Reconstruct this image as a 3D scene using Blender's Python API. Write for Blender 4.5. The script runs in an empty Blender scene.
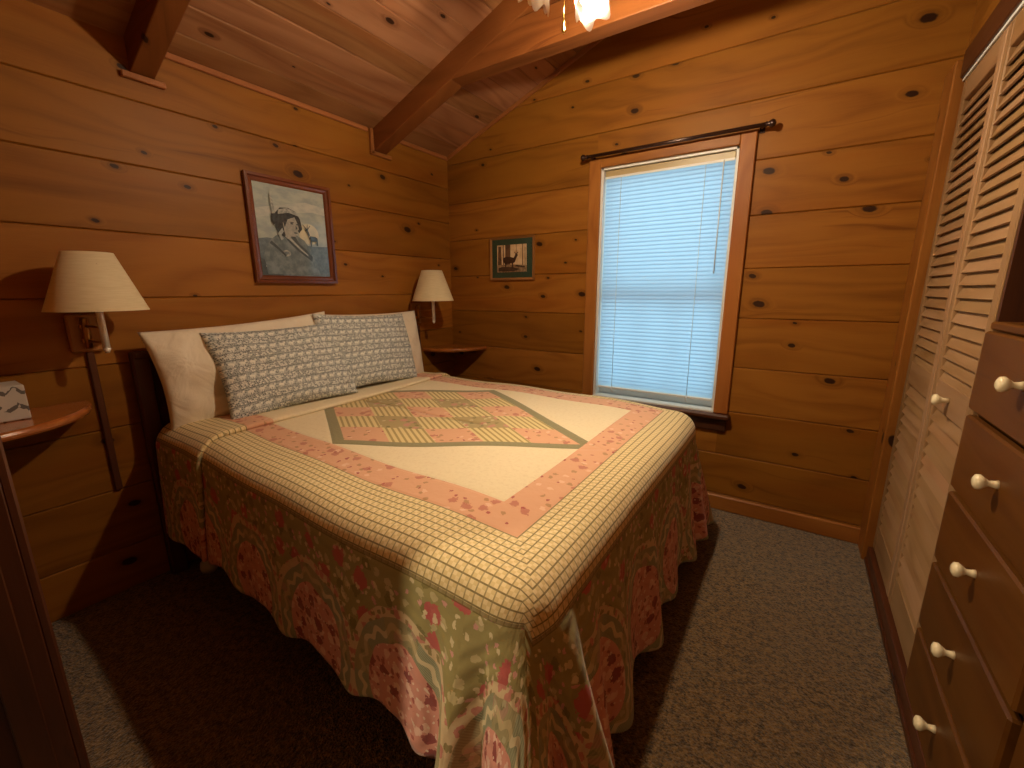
import bpy, math, random
from mathutils import Vector, Matrix
random.seed(7)
sc = bpy.context.scene
COL = sc.collection
PI = math.pi

# ------------------------------------------------------------------ node helpers
class NT:
    """Small expression builder for a material's node tree."""
    def __init__(s, name):
        s.m = bpy.data.materials.new(name); s.m.use_nodes = True
        s.t = s.m.node_tree; s.t.nodes.clear()
    def n(s, kind, **kw):
        nd = s.t.nodes.new(kind)
        for k, v in kw.items(): setattr(nd, k, v)
        return nd
    def put(s, sock, v):
        if isinstance(v, bpy.types.NodeSocket): s.t.links.new(v, sock)
        elif v is not None:
            if hasattr(sock.default_value, '__len__') and isinstance(v, (tuple, list)) and len(v) == 3 and len(sock.default_value) == 4: v = (*v, 1)
            sock.default_value = v
    def f(s, op, a, b=0.0, c=None, clamp=False):
        nd = s.n('ShaderNodeMath', operation=op, use_clamp=clamp)
        s.put(nd.inputs[0], a); s.put(nd.inputs[1], b)
        if c is not None: s.put(nd.inputs[2], c)
        return nd.outputs[0]
    def add(s, a, b): return s.f('ADD', a, b)
    def sub(s, a, b): return s.f('SUBTRACT', a, b)
    def mul(s, a, b): return s.f('MULTIPLY', a, b)
    def lt(s, a, b): return s.f('LESS_THAN', a, b)
    def gt(s, a, b): return s.f('GREATER_THAN', a, b)
    def mx(s, a, b): return s.f('MAXIMUM', a, b)
    def mn(s, a, b): return s.f('MINIMUM', a, b)
    def frac(s, a): return s.f('FRACT', a)
    def floor(s, a): return s.f('FLOOR', a)
    def abs(s, a): return s.f('ABSOLUTE', a)
    def sin(s, a): return s.f('SINE', a)
    def ss(s, x, a, b):                       # smoothstep a..b
        nd = s.n('ShaderNodeMapRange', interpolation_type='SMOOTHSTEP')
        s.put(nd.inputs[0], x); s.put(nd.inputs[1], a); s.put(nd.inputs[2], b)
        return nd.outputs[0]
    def band(s, x, a, b): return s.mul(s.gt(x, a), s.lt(x, b))
    def mod(s, x, m): return s.f('FLOORED_MODULO', x, m)
    def xyz(s, x, y, z=0.0):
        nd = s.n('ShaderNodeCombineXYZ'); s.put(nd.inputs[0], x); s.put(nd.inputs[1], y); s.put(nd.inputs[2], z); return nd.outputs[0]
    def sep(s, v):
        nd = s.n('ShaderNodeSeparateXYZ'); s.put(nd.inputs[0], v); return nd.outputs
    def uv(s, name='UVMap'):
        nd = s.n('ShaderNodeUVMap', uv_map=name); return nd.outputs[0]
    def obj(s): return s.n('ShaderNodeTexCoord').outputs['Object']
    def attr(s, name): return s.n('ShaderNodeAttribute', attribute_name=name).outputs['Fac']
    def noise(s, v, scale=5, detail=2, rough=.5, dist=0.0):
        nd = s.n('ShaderNodeTexNoise'); s.put(nd.inputs['Vector'], v); s.put(nd.inputs['Scale'], scale)
        nd.inputs['Detail'].default_value = detail; nd.inputs['Roughness'].default_value = rough; nd.inputs['Distortion'].default_value = dist
        return nd.outputs['Fac']
    def vor(s, v, scale=1.0, dims='2D', feature='F1', rnd=1.0):
        nd = s.n('ShaderNodeTexVoronoi', voronoi_dimensions=dims, feature=feature); s.put(nd.inputs['Vector'], v)
        nd.inputs['Scale'].default_value = scale; nd.inputs['Randomness'].default_value = rnd
        return nd.outputs
    def mix(s, fac, a, b, mode='MIX'):
        nd = s.n('ShaderNodeMix', data_type='RGBA', blend_type=mode)
        s.put(nd.inputs[0], fac); s.put(nd.inputs[6], a); s.put(nd.inputs[7], b)
        return nd.outputs[2]
    def bump(s, h, strength=.3, dist=.005, normal=None):
        nd = s.n('ShaderNodeBump'); nd.inputs['Strength'].default_value = strength; nd.inputs['Distance'].default_value = dist
        s.put(nd.inputs['Height'], h)
        if normal: s.put(nd.inputs['Normal'], normal)
        return nd.outputs[0]
    def done(s, color, rough=.6, normal=None, metal=0.0, spec=.5, coat=0.0, sheen=0.0, emit=None, estr=0.0, coat_rough=.1):
        b = s.n('ShaderNodeBsdfPrincipled'); o = s.n('ShaderNodeOutputMaterial')
        s.put(b.inputs['Base Color'], color); s.put(b.inputs['Roughness'], rough); s.put(b.inputs['Metallic'], metal)
        b.inputs['Specular IOR Level'].default_value = spec; b.inputs['Coat Weight'].default_value = coat; b.inputs['Coat Roughness'].default_value = coat_rough
        b.inputs['Sheen Weight'].default_value = sheen
        if normal: s.put(b.inputs['Normal'], normal)
        if emit: s.put(b.inputs['Emission Color'], emit); b.inputs['Emission Strength'].default_value = estr
        s.t.links.new(b.outputs[0], o.inputs[0]); s.b = b
        return s.m

def H(h):                                     # sRGB hex -> linear
    h = h.lstrip('#'); c = [int(h[i:i+2], 16)/255 for i in (0, 2, 4)]
    return tuple(x/12.92 if x <= .04045 else ((x+.055)/1.055)**2.4 for x in c)

def flat(name, hexc, rough=.6, **kw):
    n = NT(name); return n.done(H(hexc), rough, **kw)

# ------------------------------------------------------------------ wood
def wood(name, light, dark, knots=1.0, rough=.42, var=.35, ring=1.0, spec=.4, coat=.0):
    """Pine or maple board: UV u runs along the grain (metres), v across; every board has its own offset."""
    n = NT(name)
    u, v, _ = n.sep(n.uv())
    bid = n.attr('bid')
    # knots, roughly round, sparse, with a dark heart and bent grain round them
    kv = n.xyz(n.mul(u, 3.2), n.add(n.mul(v, 5.4), n.mul(u, .6)))
    o = n.vor(kv, 1.0)
    kd = o['Distance']
    pick = n.sep(o['Color'])[0]
    size = n.add(.03, n.mul(n.f('POWER', n.sep(o['Color'])[1], 2.0), .07))
    on = n.gt(pick, 1-.55*min(knots, 1.0)) if knots > 0 else 0.0
    kdn = n.add(kd, n.mul(n.sub(n.noise(n.xyz(n.mul(u, 60), n.mul(v, 60)), 1, 2), .5), .03))
    core = n.mul(n.sub(1.0, n.ss(n.f('DIVIDE', kdn, size), .75, 1.1)), on)
    halo = n.mul(n.sub(1.0, n.ss(n.f('DIVIDE', kd, size), .6, 3.0)), on)
    # grain
    warp = n.noise(n.xyz(n.mul(u, 1.1), n.mul(v, 5)), 1, 2)
    gv = n.add(n.mul(v, 9), n.add(n.mul(warp, 2.2), n.mul(halo, 1.1)))
    g1 = n.noise(n.xyz(n.mul(u, .7), gv), 1.6, 3, .55)
    rings = n.f('PINGPONG', n.mul(n.noise(n.xyz(n.mul(u, .35), n.mul(gv, .32)), 1.3, 1), 9*ring), .5)
    fine = n.noise(n.xyz(n.mul(u, 9), n.mul(v, 330)), 1, 2, .6)
    big = n.noise(n.xyz(n.mul(u, 1.6), n.mul(v, 2.5)), 1, 2)
    t = n.add(n.add(n.mul(g1, .55), n.mul(rings, .45)), n.add(n.mul(fine, .22), n.mul(big, .35)))
    t = n.ss(t, .5, 1.12)
    c = n.mix(t, light, dark)
    streak = n.mul(n.ss(n.noise(n.xyz(n.mul(u, .9), n.mul(gv, 2.6)), 1.4, 3, .6), .58, .74), n.ss(n.noise(n.xyz(n.mul(u, .8), n.mul(v, 3.2)), 1, 1), .45, .62))
    c = n.mix(n.mul(streak, .6), c, tuple(x*k for x, k in zip(dark, (.62, .45, .35))))
    blush = n.ss(n.noise(n.xyz(n.mul(u, .5), n.mul(v, 6), 7.3), 1.3, 2), .5, .75)
    c = n.mix(n.mul(blush, .4), c, tuple(x*k for x, k in zip(light, (.86, .62, .45))))
    # board to board tone
    br = n.add(1-var*.55, n.mul(bid, var))
    c = n.mix(1.0, c, n.xyz(br, br, n.mul(br, br)), 'MULTIPLY')
    c = n.mix(n.mul(n.mul(halo, n.noise(n.xyz(n.mul(u, 14), n.mul(v, 60)), 1, 2)), .8), c, tuple(x*.6 for x in dark))
    c = n.mix(n.mul(core, .95), c, (.022, .007, .003))
    bm = n.bump(n.add(n.mul(fine, .5), n.mul(g1, .5)), .12, .002)
    return n.done(c, n.add(rough-.05, n.mul(g1, .14)), bm, spec=spec, coat=coat)

PINE = wood('pine_board', H('#925e20'), H('#6d3d11'), 1.0, rough=.46, spec=.16)
PINE_CEIL = wood('pine_ceiling', H('#a47450'), H('#784b2d'), .8, rough=.5, spec=.15)
PINE_TRIM = wood('pine_trim', H('#a0662e'), H('#784115'), .45, rough=.42, spec=.22)
MOULD = wood('pine_moulding', H('#a2673a'), H('#7d4820'), .0, rough=.42, spec=.2)
PINE_BEAM = wood('pine_beam', H('#844f27'), H('#5d3012'), .9, rough=.46, spec=.18)
CLOSET = wood('closet_wood', H('#927150'), H('#70502d'), .0, rough=.45, var=.2, spec=.2)
DRAWER = wood('drawer_wood', H('#5d3811'), H('#412206'), .0, rough=.42, var=.22, spec=.2)
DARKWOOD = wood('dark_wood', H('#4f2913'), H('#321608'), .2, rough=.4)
SHELF = wood('shelf_wood', H('#a9632c'), H('#793e17'), .3, rough=.22, spec=.6, coat=.5)
PLATE = wood('lamp_plate_wood', H('#a8753c'), H('#835321'), .0, rough=.35)
FRAME1 = wood('picture_frame_wood', H('#753e24'), H('#4f2213'), .0, rough=.25, coat=.4)
FRAME2 = wood('thin_frame_wood', H('#9a6a3c'), H('#704420'), .0, rough=.35)
BRASS = flat('brass', '#b5874a', .28, metal=1.0)
CHROME = flat('nickel', '#efe9df', .28, metal=.35, spec=.8)
ROD = flat('rod_metal', '#3d251c', .25, metal=.5, spec=.9)
KNOB = flat('knob_ceramic', '#e3d3ae', .2, spec=.6)
WHITE = flat('white_vinyl', '#dcdcd8', .45)
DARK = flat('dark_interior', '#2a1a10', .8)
METAL_WHITE = flat('white_glide', '#d8d4c8', .4)

# ------------------------------------------------------------------ mesh builder
class MB:
    def __init__(s): s.v = []; s.f = []; s.uv = []; s.bid = []; s.sm = []; s.mi = []
    def face(s, pts, uvs=None, bid=0.5, smooth=False, mi=0):
        i = len(s.v); s.v += [tuple(p) for p in pts]; s.f.append(tuple(range(i, i+len(pts))))
        s.uv.append(uvs or [(0, 0)]*len(pts)); s.bid.append(bid); s.sm.append(smooth); s.mi.append(mi)
    def solid(s, verts, faces, axis=None, M=None, smooth=False, bid=None, mi=0, off=None):
        """Shared-vertex solid, UV from its longest axis (grain) in local space."""
        dims = [max(v[k] for v in verts)-min(v[k] for v in verts) for k in range(3)]
        if axis is None: axis = dims.index(max(dims))
        o1, o2 = [k for k in range(3) if k != axis]
        ou, ov = off if off else (random.uniform(0, 40), random.uniform(0, 40))
        b = random.random() if bid is None else bid
        i = len(s.v)
        s.v += [tuple((M @ Vector(v)) if M else v) for v in verts]
        for f in faces:
            s.f.append(tuple(i+k for k in f))
            s.uv.append([(verts[k][axis]+ou, verts[k][o1]+verts[k][o2]+ov) for k in f])
            s.bid.append(b); s.sm.append(smooth); s.mi.append(mi)
    def box(s, lo, hi, bev=0.0, axis=None, M=None, bid=None, mi=0, off=None):
        lo = [min(a, b) for a, b in zip(lo, hi)] if True else lo
        hi = [max(a, b) for a, b in zip(lo, hi)]
        if bev <= 0:
            x0, y0, z0 = lo; x1, y1, z1 = hi
            vs = [(x0,y0,z0),(x1,y0,z0),(x1,y1,z0),(x0,y1,z0),(x0,y0,z1),(x1,y0,z1),(x1,y1,z1),(x0,y1,z1)]
            fs = [(3,2,1,0),(4,5,6,7),(0,1,5,4),(1,2,6,5),(2,3,7,6),(3,0,4,7)]
        else:
            b = min(bev, *(0.49*(hi[k]-lo[k]) for k in range(3)))
            vs = []; ix = {}
            for cx in (0, 1):
                for cy in (0, 1):
                    for cz in (0, 1):
                        c = [hi[0] if cx else lo[0], hi[1] if cy else lo[1], hi[2] if cz else lo[2]]
                        sg = [-1 if cx else 1, -1 if cy else 1, -1 if cz else 1]
                        for k in range(3):       # vertex lying on the face normal to axis k
                            p = [c[j] + (0 if j == k else sg[j]*b) for j in range(3)]
                            ix[(cx, cy, cz, k)] = len(vs); vs.append(tuple(p))
            fs = []
            for k in range(3):
                a, c = [j for j in range(3) if j != k]
                for sd in (0, 1):
                    def key(i, j):
                        q = [0, 0, 0]; q[k] = sd; q[a] = i; q[c] = j; return (*q, k)
                    q = [ix[key(0,0)], ix[key(1,0)], ix[key(1,1)], ix[key(0,1)]]
                    flip = (sd == 0) ^ (k == 1)
                    fs.append(tuple(q[::-1]) if flip else tuple(q))
            for k in range(3):                   # edge bevels parallel to axis k
                a, c = [j for j in range(3) if j != k]
                for i in (0, 1):
                    for j in (0, 1):
                        def kk(t, w):
                            q = [0, 0, 0]; q[k] = t; q[a] = i; q[c] = j; return ix[(*q, w)]
                        fs.append((kk(0, a), kk(1, a), kk(1, c), kk(0, c)))
            for cx in (0, 1):
                for cy in (0, 1):
                    for cz in (0, 1): fs.append(tuple(ix[(cx, cy, cz, k)] for k in range(3)))
        s.solid(vs, fs, axis, M, False, bid, mi, off)
    def lathe(s, prof, M=None, seg=32, smooth=True, cap=True, mi=0, bid=.5):
        vs = []; fs = []
        for r, z in prof:
            for k in range(seg):
                a = 2*PI*k/seg; vs.append((r*math.cos(a), r*math.sin(a), z))
        for i in range(len(prof)-1):
            for k in range(seg):
                k2 = (k+1) % seg
                fs.append((i*seg+k, i*seg+k2, (i+1)*seg+k2, (i+1)*seg+k))
        if cap:
            fs.append(tuple(reversed(range(seg)))); fs.append(tuple((len(prof)-1)*seg+k for k in range(seg)))
        s.solid(vs, fs, 2, M, smooth, bid, mi)
    def tube(s, pts, r, seg=12, smooth=True, mi=0):
        pts = [Vector(p) for p in pts]; vs = []; fs = []
        rr = r if isinstance(r, (list, tuple)) else [r]*len(pts)
        up = None
        for i, p in enumerate(pts):
            t = (pts[min(i+1, len(pts)-1)]-pts[max(i-1, 0)]).normalized()
            if up is None: up = t.orthogonal().normalized()
            up = (up - t*up.dot(t)).normalized(); w = t.cross(up)
            for k in range(seg):
                a = 2*PI*k/seg; vs.append(tuple(p + (up*math.cos(a)+w*math.sin(a))*rr[i]))
        for i in range(len(pts)-1):
            for k in range(seg):
                k2 = (k+1) % seg; fs.append((i*seg+k, i*seg+k2, (i+1)*seg+k2, (i+1)*seg+k))
        fs.append(tuple(reversed(range(seg)))); fs.append(tuple((len(pts)-1)*seg+k for k in range(seg)))
        s.solid(vs, fs, None, None, smooth, .5, mi)
    def prism(s, poly, z0, z1, M=None, bev=0.0, axis=None, mi=0):
        """Extrude a 2D outline (x, y) from z0 to z1."""
        n = len(poly); vs = [(x, y, z0) for x, y in poly]+[(x, y, z1) for x, y in poly]
        fs = [tuple(reversed(range(n))), tuple(range(n, 2*n))]+[(i, (i+1) % n, n+(i+1) % n, n+i) for i in range(n)]
        s.solid(vs, fs, axis, M, False, None, mi)
    def build(s, name, mats, parent=None, recalc=True):
        me = bpy.data.meshes.new(name); me.from_pydata(s.v, [], s.f)
        for m in (mats if isinstance(mats, (list, tuple)) else [mats]): me.materials.append(m)
        ul = me.uv_layers.new(name='UVMap'); flatuv = [c for f in s.uv for p in f for c in p]
        ul.data.foreach_set('uv', flatuv)
        at = me.attributes.new('bid', 'FLOAT', 'FACE'); at.data.foreach_set('value', s.bid)
        me.polygons.foreach_set('use_smooth', s.sm); me.polygons.foreach_set('material_index', s.mi)
        me.update()
        if recalc:
            import bmesh
            bm = bmesh.new(); bm.from_mesh(me); bmesh.ops.recalc_face_normals(bm, faces=bm.faces); bm.to_mesh(me); bm.free()
        o = bpy.data.objects.new(name, me); COL.objects.link(o)
        if parent:
            o.parent = parent; o.matrix_parent_inverse = Matrix.Identity(4)
            if parent.parent is None: o.location = -Vector(parent.location)
        return o

def tag(o, label=None, cat=None, group=None, kind=None):
    if label: o['label'] = label
    if cat: o['category'] = cat
    if group: o['group'] = group
    if kind: o['kind'] = kind
    return o
def thing(name, loc, label, cat, group=None):
    o = bpy.data.objects.new(name, None); COL.objects.link(o); o.location = loc; o.empty_display_size = .05
    return tag(o, label, cat, group)
def struct(o, label=None, cat=None):
    return tag(o, label, cat, kind='structure')
def seat(o, dist, seg=2, w=.0):                     # bevel modifier
    m = o.modifiers.new('bevel', 'BEVEL'); m.width = dist; m.segments = seg; m.limit_method = 'ANGLE'; m.angle_limit = math.radians(40); return o

# ------------------------------------------------------------------ room dimensions (metres)
NEAR = -2.425            # wall with the doorway the photograph is taken from
CX = 2.605               # closet front
SL = .374                # ceiling rise per metre
CE = 2.14                # ceiling height at the headboard wall
RIDGE = 1.72
def ceil_z(x): return CE + SL*x if x < RIDGE else CE + SL*(2*RIDGE - x)

# floor
n = NT('carpet')
p = n.obj()
a = n.noise(p, 90, 3, .75); b = n.noise(p, 38, 2); c = n.noise(p, 5, 2)
vor = n.vor(p, 150, '3D')
t = n.add(n.mul(a, .75), n.mul(b, .35))
col = n.mix(n.ss(t, .42, .68), H('#2c1c08'), H('#927042'))
col = n.mix(n.mul(n.gt(n.sep(vor['Color'])[0], .8), .55), col, H('#6a5238'))
col = n.mix(n.mul(c, .35), col, H('#6d6252'))
CARPET = n.done(col, .95, n.bump(n.add(n.mul(a, .6), n.mul(vor['Distance'], .8)), .9, .012), spec=.1, sheen=.2)
m = MB(); m.box((-.15, -4.6, -.08), (3.5, .15, 0))
struct(m.build('floor', CARPET), 'brown-grey cut pile carpet across the bedroom floor', 'floor')

def plank(m, axis, a0, a1, z0, z1, face, depth, cham=.0045, side=1):
    """One horizontal wall board with chamfered long edges. axis 0: runs along x, front face at y=face looking -y.
    axis 1: runs along y, front face at x=face looking +x (side=1) or -x (side=-1)."""
    c = cham
    if axis == 0: prof = [(face+depth, z0), (face+c, z0+.0006), (face, z0+c), (face, z1-c), (face+c, z1-.0006), (face+depth, z1)]
    else: prof = [(face-side*depth, z0), (face-side*c, z0+.0006), (face, z0+c), (face, z1-c), (face-side*c, z1-.0006), (face-side*depth, z1)]
    vs = []
    for q in (a0, a1):
        for d, z in prof: vs.append((q, d, z) if axis == 0 else (d, q, z))
    k = len(prof)
    fs = [tuple(range(k)), tuple(reversed(range(k, 2*k)))] + [(i, (i+1) % k, k+(i+1) % k, k+i) for i in range(k)]
    m.solid(vs, fs, axis)

# headboard wall (x = 0)
m = MB()
seamL = [0, .187, .438, .690, .941, 1.193, 1.442, 1.695, 1.929, 2.22]
for z0, z1 in zip(seamL, seamL[1:]):
    cuts = [NEAR-.1, 0.02]
    if 1.4 < z0 < 1.5: cuts = [NEAR-.1, 0.02]
    for a0, a1 in zip(cuts, cuts[1:]): plank(m, 1, a0, a1, z0, z1, 0, .03)
m.box((-.12, NEAR-.15, 0), (-.03, .12, 2.25))
struct(m.build('wall_left', PINE), 'knotty pine board wall behind the bed', 'wall')

# window wall (y = 0)
WX0, WX1, WZ0, WZ1 = 1.172, 1.876, .565, 1.898          # opening
seamW = [0, .09, .325, .573, .815, 1.072, 1.319, 1.570, 1.820, 2.085, 2.335, 2.585, 2.8]
m = MB()
for z0, z1 in zip(seamW, seamW[1:]):
    xs = max(0, (z0-CE)/SL - .02); xe = min(3.3, 2*RIDGE-(z0-CE)/SL+.02) if z0 > CE else 3.3
    if xe - xs < .05: continue
    if z1 <= WZ0 or z0 >= WZ1:
        plank(m, 0, xs, xe, z0, z1, 0, .03)
    else:
        plank(m, 0, xs, WX0-.03, z0, z1, 0, .03); plank(m, 0, WX1+.03, xe, z0, z1, 0, .03)
        if z0 < WZ0-.02: plank(m, 0, WX0-.03, WX1+.03, z0, WZ0-.02, 0, .03)
        if z1 > WZ1+.02: plank(m, 0, WX0-.03, WX1+.03, WZ1+.02, z1, 0, .03)
for lo, hi in (((-.12, .03, 0), (WX0-.03, .13, 2.9)), ((WX1+.03, .03, 0), (3.4, .13, 2.9)), ((WX0-.03, .03, 0), (WX1+.03, .13, WZ0-.02)), ((WX0-.03, .03, WZ1+.02), (WX1+.03, .13, 2.9))):
    m.box(lo, hi)
struct(m.build('wall_back', PINE), 'knotty pine board wall with the window', 'wall')

# wall with the doorway behind the camera
JX0, JX1, JZ = 1.15, 2.40, 2.03
m = MB()
for lo, hi in (((-.1, NEAR-.13, 0), (JX0, NEAR, 2.75)), ((JX1, NEAR-.13, 0), (3.4, NEAR, 2.75)), ((JX0, NEAR-.13, JZ), (JX1, NEAR, 2.75))):
    m.box(lo, hi, axis=0 if hi[0]-lo[0] > .5 else 2)
struct(m.build('wall_front', PINE), 'pine wall around the doorway', 'wall')
m = MB()
m.box((JX0-.075, NEAR, 0), (JX0-.004, NEAR+.016, JZ+.07), .004, 2)
m.box((JX1+.004, NEAR, 0), (JX1+.075, NEAR+.016, JZ+.07), .004, 2)
m.box((JX0-.075, NEAR, JZ+.004), (JX1+.075, NEAR+.016, JZ+.075), .004, 0)
m.box((JX0-.012, NEAR-.135, 0), (JX0+.004, NEAR+.002, JZ), .002, 2); m.box((JX0, NEAR-.06, 0), (JX0+.014, NEAR-.022, JZ), .002, 2)
m.box((JX1-.006, NEAR-.135, 0), (JX1+.012, NEAR-.022, JZ), .003, 2)
struct(m.build('trim_1', DARKWOOD), 'dark stained doorway casing beside the camera', 'trim')
# hall beyond the doorway: walls and ceiling
HALLW = flat('hall_wall', '#7a5a3c', .8)
m = MB()
m.box((-1.0, -4.7, 0), (-.9, NEAR-.13, 2.3)); m.box((3.4, -4.7, 0), (3.5, NEAR-.13, 2.8)); m.box((-1.0, -4.8, 0), (3.5, -4.7, 2.8)); m.box((-1.0, -4.7, 2.25), (3.5, NEAR-.13, 2.3))
m.box((-1.0, NEAR-.13, 0), (-.1, NEAR-.05, 2.3)); m.box((-1.0, -4.7, -.08), (-.1, NEAR, 0))
struct(m.build('wall_hall', HALLW))

# ceiling planks, running along y
m = MB()
def slope_board(x0, x1, side):
    # prism between slope positions x0..x1, bottom face on the ceiling plane
    c = .004
    def pt(x, up):
        z = ceil_z(x); nx, nz = (-SL, 1) if x < RIDGE or side == 0 else (SL, 1)
        if side == 0: nx = -SL
        else: nx = SL
        l = math.hypot(nx, nz); return (x+nx/l*up, z+nz/l*up)
    pr = [pt(x0, .03), pt(x0+.0005, c), pt(x0+c, 0), pt(x1-c, 0), pt(x1-.0005, c), pt(x1, .03)]
    vs = [(x, y, z) for y in (NEAR-.1, .03) for x, z in pr]; k = len(pr)
    fs = [tuple(range(k)), tuple(reversed(range(k, 2*k)))]+[(i, (i+1) % k, k+(i+1) % k, k+i) for i in range(k)]
    m.solid(vs, fs, 1)
x = -.02
while x < RIDGE-.01: x1 = min(x+.128, RIDGE); slope_board(x, x1, 0); x = x1
x = RIDGE
while x < 3.3: slope_board(x, x+.128, 1); x += .128
for side in (0, 1):
    pts = [(-.12, ceil_z(-.12)+.04), (RIDGE, ceil_z(RIDGE)+.04), (RIDGE, ceil_z(RIDGE)+.1), (-.12, ceil_z(-.12)+.1)]
    if side: pts = [(2*RIDGE-px, pz) for px, pz in pts]
    vs = [(px, y, pz) for y in (NEAR-.15, .15) for px, pz in pts]
    m.solid(vs, [(0,1,2,3), (7,6,5,4), (0,1,5,4), (1,2,6,5), (2,3,7,6), (3,0,4,7)], 1)
struct(m.build('ceiling', PINE_CEIL), 'sloping tongue-and-groove pine ceiling', 'ceiling')

# rafters and tie
def rafter_mb(y0, y1, drop=.118):
    m = MB()
    for side in (0, 1):
        xs = (0, RIDGE) if side == 0 else (2*RIDGE, RIDGE)
        prof = [(xs[0], CE-drop), (xs[1], CE+SL*RIDGE-drop), (xs[1], CE+SL*RIDGE+.01), (xs[0], CE+.01)]
        if side: prof = [(2*RIDGE-.0, p[1]) if i in (0, 3) else p for i, p in enumerate(prof)]
        vs = [(px, y, pz) for y in (y0, y1) for px, pz in prof]
        m.solid(vs, [(3,2,1,0), (4,5,6,7), (0,1,5,4), (1,2,6,5), (2,3,7,6), (3,0,4,7)], 0)
    return m
b1 = rafter_mb(-1.775, -1.698).build('ceiling_beam', PINE_BEAM); seat(b1, .004)
struct(b1, 'sloping pine beam nearest the doorway, ending above the wall lamp', 'beam')
m = rafter_mb(-.650, -.556)
m.box((.60, -.648, 2.252), (2*RIDGE-.6, -.558, 2.40), 0, 0)
b2 = m.build('ceiling_beam', PINE_BEAM); seat(b2, .004)
struct(b2, 'sloping pine beam with level tie piece in front of the window wall', 'beam')

# ceiling and beam mouldings
m = MB()
def strip(m, p0, p1, w, h, nrm, M=None):
    p0 = Vector(p0); p1 = Vector(p1); d = (p1-p0); L = d.length; d.normalize(); nr = Vector(nrm).normalized(); w2 = d.cross(nr).normalized()
    Mx = Matrix((( d.x, w2.x, nr.x, p0.x), (d.y, w2.y, nr.y, p0.y), (d.z, w2.z, nr.z, p0.z), (0, 0, 0, 1)))
    m.box((0, -w/2, 0), (L, w/2, h), .003, 0, Mx)
for y0, y1 in ((-1.69, -.69), (-.52, 0)): strip(m, (0, y0, CE-.012), (0, y1, CE-.012), .024, .014, (1, 0, 0))
for y0, y1, zb in ((-1.775, -1.698, CE-.118), (-.650, -.556, CE-.118)):
    strip(m, (0, y0-.03, zb-.012), (0, y1+.03, zb-.012), .022, .02, (1, 0, 0))
    if y0 > -1: strip(m, (0, y0-.016, zb-.02), (0, y0-.016, CE), .022, .02, (1, 0, 0))
strip(m, (0, 0, CE-.013), (RIDGE, 0, CE+SL*RIDGE-.013), .024, .014, (0, -1, 0))
strip(m, (3.3, 0, ceil_z(3.3)-.013), (RIDGE, 0, CE+SL*RIDGE-.013), .024, .014, (0, -1, 0))
struct(m.build('trim_2', MOULD), 'narrow pine moulding where walls meet ceiling', 'trim')
m = MB(); m.box((.02, -.018, 0), (2.58, 0, .085), .005, 0)
struct(m.build('baseboard_back', PINE_TRIM), 'light pine baseboard under the window', 'baseboard')

# ------------------------------------------------------------------ window
win = bpy.data.objects.new('window_1', None); COL.objects.link(win); win.location = (1.52, .03, WZ0)
struct(win, 'single-hung window with knotty pine casing', 'window')
m = MB()                                               # pine casing
m.box((WX0-.072, -.02, WZ0-.005), (WX0-.002, 0, WZ1+.05), .004, 2)
m.box((WX1+.002, -.02, WZ0-.005), (WX1+.072, 0, WZ1+.05), .004, 2)
m.box((WX0-.002, -.0195, WZ1), (WX1+.002, 0, WZ1+.0495), .004, 0)
m.build('casing', PINE_TRIM, win)
m = MB(); m.box((WX0-.095, -.05, WZ0-.035), (WX1+.085, .035, WZ0-.006), .008, 0)
m.box((WX0-.075, -.019, WZ0-.105), (WX1+.07, 0, WZ0-.036), .005, 0)
m.build('sill', DARKWOOD, win)
m = MB()                                               # white jamb liner and sashes
m.box((WX0-.03, .0, WZ0-.02), (WX0+.012, .12, WZ1+.02)); m.box((WX1-.012, .0, WZ0-.02), (WX1+.03, .12, WZ1+.02))
m.box((WX0, .0, WZ1-.012), (WX1, .12, WZ1+.02)); m.box((WX0, -.012, WZ0-.007), (WX1, .12, WZ0+.002))
m.build('jamb', WHITE, win)
m = MB()
zm = 1.185
for (z0, z1, y) in ((WZ0+.004, zm+.02, .07), (zm-.02, WZ1-.012, .095)):
    m.box((WX0+.006, y, z0), (WX0+.022, y+.025, z1)); m.box((WX1-.022, y, z0), (WX1-.006, y+.025, z1))
    m.box((WX0+.022, y, z0), (WX1-.022, y+.025, z0+.045)); m.box((WX0+.022, y, z1-.04), (WX1-.022, y+.025, z1))
for k in (1, 2):
    xx = WX0+.05+(WX1-WX0-.1)*k/3
    m.box((xx-.006, .076, WZ0+.05), (xx+.006, .09, zm))
m.build('sash', WHITE, win)
n = NT('window_glass')
gl = n.n('ShaderNodeBsdfGlossy'); gl.inputs['Roughness'].default_value = .02
tr = n.n('ShaderNodeBsdfTransparent'); mixs = n.n('ShaderNodeMixShader'); mixs.inputs[0].default_value = .06
o_ = n.n('ShaderNodeOutputMaterial'); n.t.links.new(tr.outputs[0], mixs.inputs[1]); n.t.links.new(gl.outputs[0], mixs.inputs[2]); n.t.links.new(mixs.outputs[0], o_.inputs[0])
GLASS = n.m
m = MB(); m.box((WX0+.022, .081, WZ0+.045), (WX1-.022, .085, zm-.02)); m.box((WX0+.022, .106, zm+.02), (WX1-.022, .110, WZ1-.05))
m.build('pane', GLASS, win)

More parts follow.
